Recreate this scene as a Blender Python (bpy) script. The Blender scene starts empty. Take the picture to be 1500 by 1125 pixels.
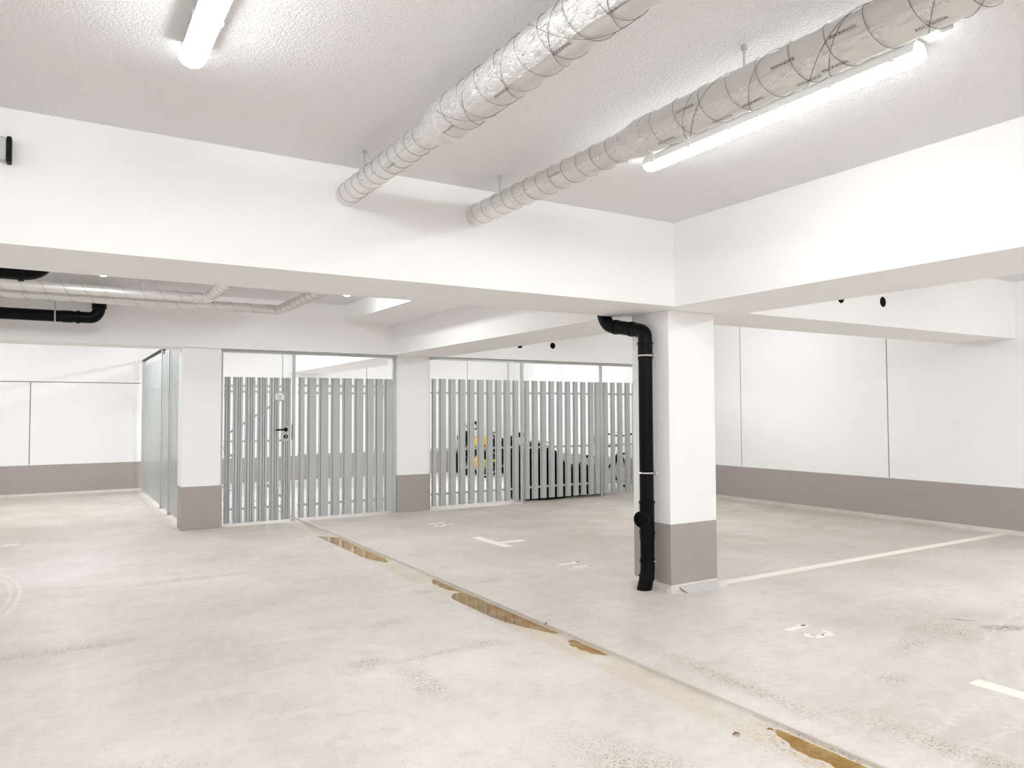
import bpy, bmesh, math, random
from mathutils import Vector, Matrix
random.seed(7)
PI = math.pi
SC = bpy.context.scene
COL = SC.collection

# ------------------------------------------------------------------ materials
def newmat(name):
    m = bpy.data.materials.new(name); m.use_nodes = True
    nt = m.node_tree
    return m, nt, nt.nodes['Principled BSDF']

def N(nt, typ, **kw):
    n = nt.nodes.new(typ)
    for k, v in kw.items():
        if k.startswith('i_'):
            key = k[2:]
            key = int(key) if key.isdigit() else key.replace('_', ' ')
            n.inputs[key].default_value = v
        else:
            setattr(n, k, v)
    return n

def L(nt, a, b): nt.links.new(a, b)

def plain(name, col, rough=.5, metal=0., bump=0., bscale=80., var=0.):
    m, nt, b = newmat(name)
    b.inputs['Base Color'].default_value = (*col, 1)
    b.inputs['Roughness'].default_value = rough
    b.inputs['Metallic'].default_value = metal
    tc = N(nt, 'ShaderNodeTexCoord')
    if bump:
        nz = N(nt, 'ShaderNodeTexNoise', i_Scale=bscale, i_Detail=4.0)
        L(nt, tc.outputs['Object'], nz.inputs['Vector'])
        bp = N(nt, 'ShaderNodeBump', i_Strength=bump, i_Distance=.01)
        L(nt, nz.outputs['Fac'], bp.inputs['Height']); L(nt, bp.outputs['Normal'], b.inputs['Normal'])
    if var:
        nz = N(nt, 'ShaderNodeTexNoise', i_Scale=3.0, i_Detail=5.0)
        L(nt, tc.outputs['Object'], nz.inputs['Vector'])
        cr = N(nt, 'ShaderNodeMix', data_type='RGBA')
        cr.inputs[6].default_value = (*[c*(1-var) for c in col], 1)
        cr.inputs[7].default_value = (*[min(1, c*(1+var)) for c in col], 1)
        L(nt, nz.outputs['Fac'], cr.inputs[0]); L(nt, cr.outputs[2], b.inputs['Base Color'])
    return m

WHITE = (.86, .845, .82)
GREY = (.375, .34, .315)

def banded(name, z):
    """white wall paint with a grey painted dado up to height z"""
    m, nt, b = newmat(name)
    g = N(nt, 'ShaderNodeNewGeometry')
    s = N(nt, 'ShaderNodeSeparateXYZ'); L(nt, g.outputs['Position'], s.inputs[0])
    lt = N(nt, 'ShaderNodeMath', operation='LESS_THAN'); lt.inputs[1].default_value = z
    L(nt, s.outputs['Z'], lt.inputs[0])
    nz = N(nt, 'ShaderNodeTexNoise', i_Scale=2.2, i_Detail=6.0, i_Roughness=.65)
    L(nt, g.outputs['Position'], nz.inputs['Vector'])
    w = N(nt, 'ShaderNodeMix', data_type='RGBA')
    w.inputs[6].default_value = (.875, .873, .868, 1); w.inputs[7].default_value = (.905, .903, .898, 1)
    L(nt, nz.outputs['Fac'], w.inputs[0])
    gr = N(nt, 'ShaderNodeMix', data_type='RGBA')
    gr.inputs[6].default_value = (*[c*.93 for c in GREY], 1); gr.inputs[7].default_value = (*[c*1.07 for c in GREY], 1)
    L(nt, nz.outputs['Fac'], gr.inputs[0])
    mx = N(nt, 'ShaderNodeMix', data_type='RGBA')
    L(nt, lt.outputs[0], mx.inputs[0]); L(nt, w.outputs[2], mx.inputs[6]); L(nt, gr.outputs[2], mx.inputs[7])
    L(nt, mx.outputs[2], b.inputs['Base Color'])
    b.inputs['Roughness'].default_value = .55
    n2 = N(nt, 'ShaderNodeTexNoise', i_Scale=160.0, i_Detail=2.0)
    L(nt, g.outputs['Position'], n2.inputs['Vector'])
    bp = N(nt, 'ShaderNodeBump', i_Strength=.08, i_Distance=.004)
    L(nt, n2.outputs['Fac'], bp.inputs['Height']); L(nt, bp.outputs['Normal'], b.inputs['Normal'])
    return m

M_WALL = banded('wall_paint', .545)
M_COLM = banded('column_paint', .535)
M_BEAM = plain('beam_paint', (.895, .892, .886), .6, 0, .06, 150)

def ceiling_mat():
    m, nt, b = newmat('stucco_ceiling')
    b.inputs['Base Color'].default_value = (.915, .908, .90, 1); b.inputs['Roughness'].default_value = .8
    g = N(nt, 'ShaderNodeNewGeometry')
    v = N(nt, 'ShaderNodeTexNoise', i_Scale=92.0, i_Detail=3.0, i_Roughness=.6)
    L(nt, g.outputs['Position'], v.inputs['Vector'])
    bp = N(nt, 'ShaderNodeBump', i_Strength=.9, i_Distance=.02)
    L(nt, v.outputs['Fac'], bp.inputs['Height']); L(nt, bp.outputs['Normal'], b.inputs['Normal'])
    return m
M_CEIL = ceiling_mat()

def floor_mat():
    m, nt, b = newmat('coated_concrete_floor')
    g = N(nt, 'ShaderNodeNewGeometry'); P = g.outputs['Position']
    def mask(cx, cy, rx, ry, rot, lo=.35):
        mp = N(nt, 'ShaderNodeMapping', vector_type='TEXTURE')
        mp.inputs['Location'].default_value = (cx, cy, 0); mp.inputs['Rotation'].default_value = (0, 0, rot)
        mp.inputs['Scale'].default_value = (rx, ry, 1)
        L(nt, P, mp.inputs['Vector'])
        ln = N(nt, 'ShaderNodeVectorMath', operation='LENGTH'); L(nt, mp.outputs[0], ln.inputs[0])
        mr = N(nt, 'ShaderNodeMapRange'); mr.inputs['From Min'].default_value = 1; mr.inputs['From Max'].default_value = lo
        mr.inputs['To Min'].default_value = 0; mr.inputs['To Max'].default_value = 1
        L(nt, ln.outputs['Value'], mr.inputs['Value'])
        return mr.outputs[0], mp.outputs[0]
    def math_(op, a, c):
        n = N(nt, 'ShaderNodeMath', operation=op)
        for i, x in enumerate((a, c)):
            if isinstance(x, (int, float)): n.inputs[i].default_value = x
            else: L(nt, x, n.inputs[i])
        return n.outputs[0]
    def noise(scale, det=5., rough=.6, vec=None, dist=0.):
        n = N(nt, 'ShaderNodeTexNoise', i_Scale=scale, i_Detail=det, i_Roughness=rough, i_Distortion=dist)
        L(nt, vec or P, n.inputs['Vector']); return n.outputs['Fac']
    def ramp(fac, a, c):
        mr = N(nt, 'ShaderNodeMapRange'); mr.inputs['From Min'].default_value = a; mr.inputs['From Max'].default_value = c
        L(nt, fac, mr.inputs['Value']); return mr.outputs[0]
    def mix(fac, c0, c1):
        n = N(nt, 'ShaderNodeMix', data_type='RGBA')
        if isinstance(fac, (int, float)): n.inputs[0].default_value = fac
        else: L(nt, fac, n.inputs[0])
        for i, c in ((6, c0), (7, c1)):
            if isinstance(c, tuple): n.inputs[i].default_value = (*c, 1)
            else: L(nt, c, n.inputs[i])
        return n.outputs[2]
    # soft trowelled clouds, streaky across the lanes
    st = N(nt, 'ShaderNodeMapping'); st.inputs['Scale'].default_value = (.55, 1.5, 1); st.inputs['Rotation'].default_value = (0, 0, .5)
    L(nt, P, st.inputs['Vector'])
    c = mix(ramp(noise(.8, 6, .62), .35, .68), (.57, .522, .472), (.73, .695, .655))
    c = mix(math_('MULTIPLY', ramp(noise(2.6, 7, .68, st.outputs[0], 1.2), .5, .74), .5), c, (.75, .71, .665))
    c = mix(math_('MULTIPLY', ramp(noise(1.9, 7, .7, st.outputs[0], 1.6), .56, .72), .45), c, (.5, .44, .38))
    c = mix(math_('MULTIPLY', ramp(noise(13, 9, .72), .5, .72), .45), c, (.80, .77, .735))
    c = mix(math_('MULTIPLY', ramp(noise(9, 9, .75, None, .6), .52, .72), .42), c, (.46, .40, .345))
    # darker, browner tone in the parking bays and at the far end
    bay_tone = math_('MAXIMUM', mask(7.2, 8.2, 4.2, 4.6, 0, .55)[0], mask(-1.5, 12.6, 4.5, 4.2, 0, .4)[0])
    c = mix(math_('MULTIPLY', math_('MULTIPLY', bay_tone, ramp(noise(1.4, 6, .65), .2, .6)), .8), c, (.475, .415, .355))
    # sand specks
    sp = ramp(noise(85, 3, .6), .64, .69)
    c = mix(math_('MULTIPLY', sp, math_('MULTIPLY', ramp(noise(1.1, 4), .38, .56), .9)), c, (.24, .185, .13))
    # thin wet-mop crack lines near the right wall
    ms = None
    crk = math_('ABSOLUTE', math_('SUBTRACT', noise(.9, 4, .5, st.outputs[0], .8), .5), 0)
    crk = math_('MULTIPLY', ramp(crk, .012, .002), mask(7.6, 7.2, 2.6, 3.2, 0)[0])
    c = mix(math_('MULTIPLY', crk, .5), c, (.33, .28, .23))
    # tyre-dirt patches
    pats = [(3.2, 5.64, .2, .13, 0), (2.58, 5.58, .17, .1, .2), (1.98, 4.9, .22, .13, .1), (2.33, 4.14, .2, .13, 0),
            (1.56, 4.18, .2, .14, .2), (1.72, 3.72, .13, .45, .05), (5.33, 2.62, .14, .12, 0), (5.05, 2.75, .35, .35, .3), (3.9, 2.42, .15, .1, 0),
            (3.13, 2.85, .1, .95, -.03), (1.98, 4.12, .4, .05, .05), (3.6, 5.55, .25, .07, .3), (4.5, 2.7, .35, .12, .2), (2.7, 4.6, .12, .5, .05),
            (2.78, 2.1, .2, .6, 0), (3.3, 1.75, .12, .9, .1), (2.1, 2.2, .25, .8, .2), (1.2, 2.3, .5, .4, 0), (.2, 3.3, .5, .3, 0), (.1, 5.4, .6, .14, 0), (1.0, 7.1, .8, .12, 0)]
    for q in pats:
        k, _ = mask(*q, lo=.2)
        ms = k if ms is None else math_('MAXIMUM', ms, k)
    wv = N(nt, 'ShaderNodeTexWave', wave_type='BANDS', bands_direction='DIAGONAL', i_Scale=14.0, i_Distortion=7.0, i_Detail=2.0)
    L(nt, P, wv.inputs['Vector'])
    grit = math_('MULTIPLY', ramp(noise(75, 4, .75), .50, .58), ramp(noise(9, 4, .7, None, 2.5), .36, .52))
    grit = math_('MAXIMUM', grit, math_('MULTIPLY', math_('MULTIPLY', ramp(noise(60, 3, .6), .5, .62), ramp(wv.outputs['Fac'], .55, .9)), .4))
    c = mix(math_('MULTIPLY', math_('MULTIPLY', ms, grit), .9), c, (.22, .145, .08))
    # oily brown spots in bay 13
    oil, _ = mask(5.42, 2.58, .19, .085, -.5, .0)
    oil2, _ = mask(5.36, 2.85, .16, .02, -.9, .1)
    oil = math_('MULTIPLY', math_('MAXIMUM', oil, oil2), ramp(noise(26, 5, .7), .40, .52))
    c = mix(math_('MULTIPLY', oil, .9), c, (.12, .075, .035))
    # pale turning tracks at the left edge
    tr = None
    for rr in (.20, .28, .36, .42):
        _, v = mask(-.62, 7.25, rr, 1.05*rr/.36, 0)
        ln = N(nt, 'ShaderNodeVectorMath', operation='LENGTH'); L(nt, v, ln.inputs[0])
        d = ramp(math_('ABSOLUTE', math_('SUBTRACT', ln.outputs['Value'], 1.), 0), .05, .015)
        tr = d if tr is None else math_('MAXIMUM', tr, d)
    c = mix(math_('MULTIPLY', math_('MULTIPLY', tr, ramp(noise(14, 4), .35, .6)), .6), c, (.82, .79, .75))
    # pale tyre arcs over bay 12/13
    for (cx, cy, r0) in ((6.2, -.6, 3.0), (6.2, -.6, 3.16), (6.2, -.6, 3.32), (4.2, -3.5, 5.3), (4.2, -3.5, 5.5)):
        _, v = mask(cx, cy, r0, r0, 0)
        ln = N(nt, 'ShaderNodeVectorMath', operation='LENGTH'); L(nt, v, ln.inputs[0])
        d = ramp(math_('ABSOLUTE', math_('SUBTRACT', ln.outputs['Value'], 1.), 0), .011, .003)
        c = mix(math_('MULTIPLY', math_('MULTIPLY', d, ramp(noise(22, 4), .42, .58)), .45), c, (.77, .735, .69))
    # muddy silt lining of the drain channel
    silt, _ = mask(2.785, 5.2, .13, 9, 0, .55)
    c = mix(math_('MULTIPLY', silt, math_('MULTIPLY', ramp(noise(2.2, 5), .35, .62), .7)), c, (.60, .50, .36))
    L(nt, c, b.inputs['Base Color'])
    rg = N(nt, 'ShaderNodeMapRange'); rg.inputs['To Min'].default_value = .33; rg.inputs['To Max'].default_value = .6
    L(nt, noise(1.3, 5), rg.inputs['Value']); L(nt, rg.outputs[0], b.inputs['Roughness'])
    bp = N(nt, 'ShaderNodeBump', i_Strength=.12, i_Distance=.004)
    L(nt, noise(70, 4), bp.inputs['Height']); L(nt, bp.outputs['Normal'], b.inputs['Normal'])
    return m
M_FLOOR = floor_mat()

def paint_mat():
    m, nt, b = newmat('worn_white_road_paint')
    g = N(nt, 'ShaderNodeNewGeometry')
    nz = N(nt, 'ShaderNodeTexNoise', i_Scale=55.0, i_Detail=5.0); L(nt, g.outputs['Position'], nz.inputs['Vector'])
    mr = N(nt, 'ShaderNodeMapRange'); mr.inputs['From Min'].default_value = .6; mr.inputs['From Max'].default_value = .75
    L(nt, nz.outputs['Fac'], mr.inputs['Value'])
    mx = N(nt, 'ShaderNodeMix', data_type='RGBA'); mx.inputs[6].default_value = (.88, .85, .78, 1); mx.inputs[7].default_value = (.76, .72, .65, 1)
    L(nt, mr.outputs[0], mx.inputs[0]); L(nt, mx.outputs[2], b.inputs['Base Color']); b.inputs['Roughness'].default_value = .6
    return m
M_PAINT = paint_mat()

def foil(name, col, rough, metal, bump, bs):
    m, nt, b = newmat(name)
    b.inputs['Base Color'].default_value = (*col, 1); b.inputs['Metallic'].default_value = metal
    g = N(nt, 'ShaderNodeNewGeometry')
    mp = N(nt, 'ShaderNodeMapping'); mp.inputs['Scale'].default_value = (1, .45, 1); L(nt, g.outputs['Position'], mp.inputs['Vector'])
    nz = N(nt, 'ShaderNodeTexNoise', i_Scale=bs, i_Detail=5.0, i_Roughness=.6, i_Distortion=.8); L(nt, mp.outputs[0], nz.inputs['Vector'])
    bp = N(nt, 'ShaderNodeBump', i_Strength=bump, i_Distance=.012); L(nt, nz.outputs['Fac'], bp.inputs['Height'])
    L(nt, bp.outputs['Normal'], b.inputs['Normal'])
    mr = N(nt, 'ShaderNodeMapRange'); mr.inputs['To Min'].default_value = rough*.75; mr.inputs['To Max'].default_value = rough*1.3
    L(nt, nz.outputs['Fac'], mr.inputs['Value']); L(nt, mr.outputs[0], b.inputs['Roughness'])
    return m
M_FOIL = foil('aluminium_foil_jacket', (.77, .758, .74), .38, .70, .32, 20)
M_FOILT = foil('crinkled_foil_tape', (.84, .83, .82), .28, .85, 1.0, 58)
M_INK = plain('black_print', (.03, .03, .03), .7)
M_WIRE = plain('binding_wire', (.20, .19, .175), .5, .3)
M_BLACK = plain('black_coated_cast_iron', (.004, .004, .0043), .34, 0, .04, 60)
M_ZINC = plain('galvanised_steel', (.50, .51, .505), .42, .55, .03, 40, .06)
M_SLAT = plain('galvanised_slats', (.475, .50, .50), .45, .35, .02, 30, .05)
for _m in (M_BLACK,): _m.node_tree.nodes['Principled BSDF'].inputs['Specular IOR Level'].default_value = .1
M_CHROME = plain('bright_clamp_steel', (.8, .8, .79), .25, .9)
M_TRAY = plain('white_lamp_housing', (.80, .80, .78), .4)
M_PLASTIC = plain('black_plastic', (.012, .012, .013), .45)
M_RUBBER = plain('tyre_rubber', (.012, .012, .012), .75)
M_YELLOW = plain('yellow_lacquer', (.80, .52, .02), .3)
M_SIGN = plain('white_sign_plate', (.82, .83, .81), .4)
M_LEAF = plain('dry_leaf', (.25, .11, .045), .7)
M_BROWN = plain('dark_brown_core_hole', (.07, .042, .022), .8, 0, .4, 90)
M_SEAL = plain('grey_joint_sealant', (.30, .29, .28), .7)
M_STRIP = plain('joint_strip', (.52, .48, .43), .6, 0, .5, 120, .15)
M_TARP = plain('black_cover_cloth', (.006, .006, .007), .6, 0, .3, 14)
M_SILVER = plain('bike_silver', (.6, .6, .6), .3, .8)
for _m in (M_TARP, M_RUBBER, M_PLASTIC): _m.node_tree.nodes['Principled BSDF'].inputs['Specular IOR Level'].default_value = .08

def lamp_mat(s):
    m, nt, b = newmat('lit_lamp_diffuser')
    b.inputs['Base Color'].default_value = (.9, .9, .9, 1)
    b.inputs['Emission Color'].default_value = (.965, 1, 1.03, 1)
    b.inputs['Emission Strength'].default_value = s
    return m
LAMP_S = 39.0
M_LAMP = lamp_mat(LAMP_S)

def water_mat():
    """thin muddy water: clear tinted film with a mirror surface"""
    m, nt, b = newmat('muddy_water'); nt.nodes.remove(b)
    g = N(nt, 'ShaderNodeNewGeometry')
    nz = N(nt, 'ShaderNodeTexNoise', i_Scale=6.0, i_Detail=5.0); L(nt, g.outputs['Position'], nz.inputs['Vector'])
    mr = N(nt, 'ShaderNodeMapRange'); mr.inputs['From Min'].default_value = .35; mr.inputs['From Max'].default_value = .65
    L(nt, nz.outputs['Fac'], mr.inputs['Value'])
    mx = N(nt, 'ShaderNodeMix', data_type='RGBA'); mx.inputs[6].default_value = (.84, .61, .24, 1); mx.inputs[7].default_value = (.98, .87, .60, 1)
    L(nt, mr.outputs[0], mx.inputs[0])
    tr = N(nt, 'ShaderNodeBsdfTransparent'); L(nt, mx.outputs[2], tr.inputs['Color'])
    gl = N(nt, 'ShaderNodeBsdfGlossy', i_Roughness=.015); gl.inputs['Color'].default_value = (1, 1, 1, 1)
    fr = N(nt, 'ShaderNodeFresnel', i_IOR=1.33)
    ms = N(nt, 'ShaderNodeMixShader'); L(nt, fr.outputs[0], ms.inputs[0]); L(nt, tr.outputs[0], ms.inputs[1]); L(nt, gl.outputs[0], ms.inputs[2])
    L(nt, ms.outputs[0], nt.nodes['Material Output'].inputs['Surface'])
    return m
M_WATER = water_mat()

# ------------------------------------------------------------------ helpers
def link(name, bm, mat, parent=None, smooth=False):
    bmesh.ops.recalc_face_normals(bm, faces=bm.faces)
    me = bpy.data.meshes.new(name); bm.to_mesh(me); bm.free()
    for m in (mat if isinstance(mat, (list, tuple)) else [mat]): me.materials.append(m)
    if smooth:
        for p in me.polygons: p.use_smooth = True
        try: me.set_sharp_from_angle(angle=math.radians(40))
        except Exception: pass
    o = bpy.data.objects.new(name, me); COL.objects.link(o)
    if parent:
        o.parent = parent
        o.matrix_parent_inverse = Matrix.Translation(parent.location).inverted() if parent.rotation_euler.z == 0 else parent.matrix_basis.inverted()
    return o

def tag(o, label=None, cat=None, group=None, kind=None):
    if label: o['label'] = label
    if cat: o['category'] = cat
    if group: o['group'] = group
    if kind: o['kind'] = kind
    return o

def thing(name, loc, label, cat, group=None):
    o = bpy.data.objects.new(name, None); COL.objects.link(o); o.location = loc
    o.empty_display_size = .1
    return tag(o, label, cat, group)

def structure(o, label=None):
    o['kind'] = 'structure'
    if label: o['label'] = label
    return o

def B(): return bmesh.new()

def box(bm, x0, y0, z0, x1, y1, z1, bev=0.):
    vs = [bm.verts.new(p) for p in ((x0,y0,z0),(x1,y0,z0),(x1,y1,z0),(x0,y1,z0),(x0,y0,z1),(x1,y0,z1),(x1,y1,z1),(x0,y1,z1))]
    fs = [bm.faces.new([vs[i] for i in f]) for f in ((0,3,2,1),(4,5,6,7),(0,1,5,4),(1,2,6,5),(2,3,7,6),(3,0,4,7))]
    if bev:
        es = list({e for f in fs for e in f.edges})
        bmesh.ops.bevel(bm, geom=es, offset=bev, segments=2, affect='EDGES', profile=.5)
    return bm

def sweep(bm, pts, r, n=16, cap=True, closed=False):
    """round tube through pts; r a number or one per point"""
    pts = [Vector(p) for p in pts]
    rs = r if isinstance(r, (list, tuple)) else [r]*len(pts)
    def tan(i):
        if closed: return (pts[(i+1) % len(pts)]-pts[i-1]).normalized()
        a = pts[max(0, i-1)]; b_ = pts[min(len(pts)-1, i+1)]
        d = b_-a
        return d.normalized() if d.length > 1e-9 else Vector((0, 0, 1))
    t = tan(0)
    u = t.orthogonal().normalized()
    rings = []
    for i, p in enumerate(pts):
        t = tan(i)
        u = (u-t*u.dot(t)).normalized(); v = t.cross(u)
        rings.append([bm.verts.new(p+(u*math.cos(2*PI*k/n)+v*math.sin(2*PI*k/n))*rs[i]) for k in range(n)])
    m = len(rings)
    for i in range(m if closed else m-1):
        a, c = rings[i], rings[(i+1) % m]
        for k in range(n):
            try: bm.faces.new((a[k], a[(k+1) % n], c[(k+1) % n], c[k]))
            except ValueError: pass
    if cap and not closed:
        bm.faces.new(rings[0][::-1]); bm.faces.new(rings[-1])
    return bm

def fillet(pts, rad, seg=6):
    """round the corners of a polyline"""
    pts = [Vector(p) for p in pts]; out = [pts[0]]
    for i in range(1, len(pts)-1):
        p = pts[i]; a = (pts[i-1]-p); c = (pts[i+1]-p)
        d = min(rad, a.length*.49, c.length*.49)
        s, e = p+a.normalized()*d, p+c.normalized()*d
        for k in range(seg+1):
            t = k/seg
            out.append(s*(1-t)**2+p*2*t*(1-t)+e*t*t)
    out.append(pts[-1]); return out

def prism(bm, poly, z0, z1):
    a = [bm.verts.new((x, y, z0)) for x, y in poly]; b_ = [bm.verts.new((x, y, z1)) for x, y in poly]
    n = len(poly)
    bm.faces.new(a[::-1]); bm.faces.new(b_)
    for i in range(n): bm.faces.new((a[i], a[(i+1) % n], b_[(i+1) % n], b_[i]))
    return bm

def bar(bm, p, q, w, h=None):
    """rectangular bar between two points"""
    p, q = Vector(p), Vector(q); h = h or w
    t = (q-p).normalized(); up = Vector((0, 0, 1)) if abs(t.z) < .95 else Vector((0, 1, 0))
    s = t.cross(up).normalized(); u = s.cross(t)
    vs = [bm.verts.new(c+s*a*w/2+u*d*h/2) for c in (p, q) for a, d in ((-1,-1),(1,-1),(1,1),(-1,1))]
    for f in ((0,1,2,3),(7,6,5,4),(0,4,5,1),(1,5,6,2),(2,6,7,3),(3,7,4,0)): bm.faces.new([vs[i] for i in f])
    return bm

def dup(root, delta, label=None, group=None):
    r = root.copy(); COL.objects.link(r); r.location = root.location+Vector(delta)
    if label: r['label'] = label
    if group: r['group'] = group
    for ch in list(root.children):
        c = ch.copy(); COL.objects.link(c); c.parent = r
        for g in list(ch.children):
            d = g.copy(); COL.objects.link(d); d.parent = c
    return r

# ------------------------------------------------------------------ dimensions
ZC = 2.93          # ceiling
ZB = 2.27          # underside of the downstand beams
XL, XR = -6.0, 9.5
YF, YB = -6.0, 15.66
MY0, MY1 = 4.325, 5.06      # main cross beam
RX0, RX1 = 4.157, 4.98      # beam running into depth
BY0, BY1 = 10.0, 10.5       # second cross beam
CHX0, CHX1 = 2.66, 2.885    # drain channel

# ------------------------------------------------------------------ setting
bm = B()
prof = [(XL-.2, 0), (2.60, 0), (2.655, -.003), (2.68, -.015), (2.71, -.0185), (2.80, -.019), (2.876, -.019), (2.885, -.016), (2.887, 0), (XR+.2, 0)]
ys = [YF-.2, YB+.2]
rows = [[bm.verts.new((x, y, z)) for x, z in prof] for y in ys]
for i in range(len(prof)-1): bm.faces.new((rows[0][i], rows[0][i+1], rows[1][i+1], rows[1][i]))
low = [[bm.verts.new((x, y, -.25)) for x in (XL-.2, XR+.2)] for y in ys]
bm.faces.new((low[0][0], low[1][0], low[1][1], low[0][1]))
bm.faces.new((rows[0][0], rows[1][0], low[1][0], low[0][0])); bm.faces.new((rows[0][-1], low[0][1], low[1][1], rows[1][-1]))
bm.faces.new([*rows[0][::-1], low[0][0], low[0][1]]); bm.faces.new([*rows[1], low[1][1], low[1][0]])
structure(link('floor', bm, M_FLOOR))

bm = B(); box(bm, XL-.2, YF-.2, ZC, XR+.2, YB+.2, ZC+.25); structure(link('ceiling', bm, M_CEIL))

bm = B()   # back wall: panels with open vertical joints, the upper left strip stands slightly proud
box(bm, XL-.2, YB+.03, 0, XR, YB+.2, ZC)
js = [XL, -2.83, -.33, 2.17, 4.05, 5.87, 8.37, XR]
for a, c in zip(js, js[1:]):
    if a < 1.4:
        box(bm, a+.008, YB, .555, c-.008, YB+.031, 2.005)
    else:
        box(bm, a+.008, YB, .555, c-.008, YB+.031, ZC)
box(bm, XL, YB, 0, XR, YB+.031, .5551)
box(bm, XL, YB-.03, 2.02, 1.44, YB+.031, ZC)
wb = structure(link('wall_back', bm, M_WALL))
for x in js[1:-1]:
    bm = B(); box(bm, x-.0085, YB+.014, .556, x+.0085, YB+.0305, 2.0 if x < 1.4 else ZC); link('joint_seal', bm, M_SEAL, wb)
bm = B(); box(bm, XL, YB+.006, 2.004, 1.40, YB+.0305, 2.0205); link('joint_seal', bm, M_SEAL, wb)

bm = B()
box(bm, XR+.03, YF-.2, 0, XR+.2, YB+.2, ZC)
js = [YF, .9, 3.4, 5.9, 8.4, 10.9, 13.4, YB]
for a, c in zip(js, js[1:]): box(bm, XR, a+.008, .555, XR+.031, c-.008, ZC)
box(bm, XR, YF, 0, XR+.031, YB, .5551)
wr = structure(link('wall_right', bm, M_WALL))
for y in js[1:-1]:
    bm = B(); box(bm, XR+.012, y-.0085, .556, XR+.0305, y+.0085, ZC); link('joint_seal', bm, M_SEAL, wr)
bm = B(); box(bm, XL-.2, YF-.2, 0, XL, YB+.03, ZC); structure(link('wall_left', bm, M_WALL))
bm = B(); box(bm, XL, YF-.2, 0, XR+.03, YF, ZC); structure(link('wall_front', bm, M_WALL))

def cove(name, pts2, axis, mat):
    """small floor-coat fillet along a wall base"""
    bm = B()
    a, c = pts2
    if axis == 'y':
        x = XR
        tri = [(x, 0.0), (x-.045, 0.0), (x-.012, .012), (x, .05)]
        r0 = [bm.verts.new((u, a, v)) for u, v in tri]; r1 = [bm.verts.new((u, c, v)) for u, v in tri]
    else:
        y = YB
        tri = [(y, 0.0), (y-.045, 0.0), (y-.012, .012), (y, .05)]
        r0 = [bm.verts.new((a, u, v)) for u, v in tri]; r1 = [bm.verts.new((c, u, v)) for u, v in tri]
    for i in range(4): bm.faces.new((r0[i], r0[(i+1) % 4], r1[(i+1) % 4], r1[i]))
    bm.faces.new(r0); bm.faces.new(r1[::-1])
    return structure(link(name, bm, mat))
cove('baseboard_right', (YF, YB-.05), 'y', M_FLOOR)
cove('baseboard_back', (XL, XR), 'x', M_FLOOR)

def core_cut(bm, holes):
    """bore round holes of radius r through the front face, as real recesses"""
    o = link('tmp_body', bm, M_BEAM)
    cb = B()
    for (x, z, r, y0) in holes: sweep(cb, [(x, y0-.1, z), (x, y0+.22, z)], r, 24)
    c = link('tmp_cut', cb, M_BEAM)
    md = o.modifiers.new('b', 'BOOLEAN'); md.object = c; md.operation = 'DIFFERENCE'; md.solver = 'EXACT'
    dg = bpy.context.evaluated_depsgraph_get(); dg.update()
    me = bpy.data.meshes.new_from_object(o.evaluated_get(dg))
    bpy.data.objects.remove(o); bpy.data.objects.remove(c)
    nb = B(); nb.from_mesh(me); bpy.data.meshes.remove(me)
    return nb

def sleeve(parent, x, z, r, y0):
    bm = B()
    n = 20
    prof_ = [(r-.001, y0+.004), (r-.001, y0+.215), (.001, y0+.215)]
    rings = [[bm.verts.new((x+a*math.cos(2*PI*k/n), y, z+a*math.sin(2*PI*k/n))) for k in range(n)] for a, y in prof_]
    for i in range(2):
        for k in range(n): bm.faces.new((rings[i][k], rings[i][(k+1) % n], rings[i+1][(k+1) % n], rings[i+1][k]))
    o = link('core_hole', bm, M_BROWN, parent); o['label'] = 'dark round core hole'

bm = B(); box(bm, XL, MY0, ZB, XR, MY1, ZC)
hm = [(6.267, 2.50, .052, MY0), (6.93, 2.51, .052, MY0)]
o = structure(link('ceiling_beam', core_cut(bm, hm), M_BEAM), 'wide white main beam crossing over the near column')
for h_ in hm: sleeve(o, *h_)
bm = B(); box(bm, XL, BY0, ZB, XR, BY1, ZC)
hb = [(6.288, 2.50, .052, BY0), (6.92, 2.518, .052, BY0)]
o = structure(link('ceiling_beam', core_cut(bm, hb), M_BEAM), 'white cross beam above the slatted fence')
for h_ in hb: sleeve(o, *h_)
for a, c, lb in ((YF, MY0, 'white beam running from the near column towards the viewer at right'),
                 (MY1, BY0, 'white beam between the near column and the fence column'),
                 (BY1, YB, 'white beam behind the fence')):
    bm = B(); box(bm, RX0, a, ZB, RX1, c, ZC); structure(link('ceiling_beam', bm, M_BEAM), lb)
bm = B(); box(bm, 3.43, MY1, 2.705, RX0, BY0, ZC); structure(link('ceiling_drop', bm, M_BEAM), 'shallow dropped ceiling strip beside the beam')

def column(x0, y0, x1, y1, lb):
    bm = B(); box(bm, x0, y0, 0, x1, y1, ZB, .006)
    return structure(link('column', bm, M_COLM), lb)
column(4.255, 4.5, 4.775, 4.95, 'white square column with grey foot beside the black downpipe')
column(1.37, 10.05, 1.83, 10.36, 'white column with grey foot left of the fence gate')
column(4.262, 10.15, 4.80, 10.5, 'white column with grey foot between the two fences')
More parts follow.
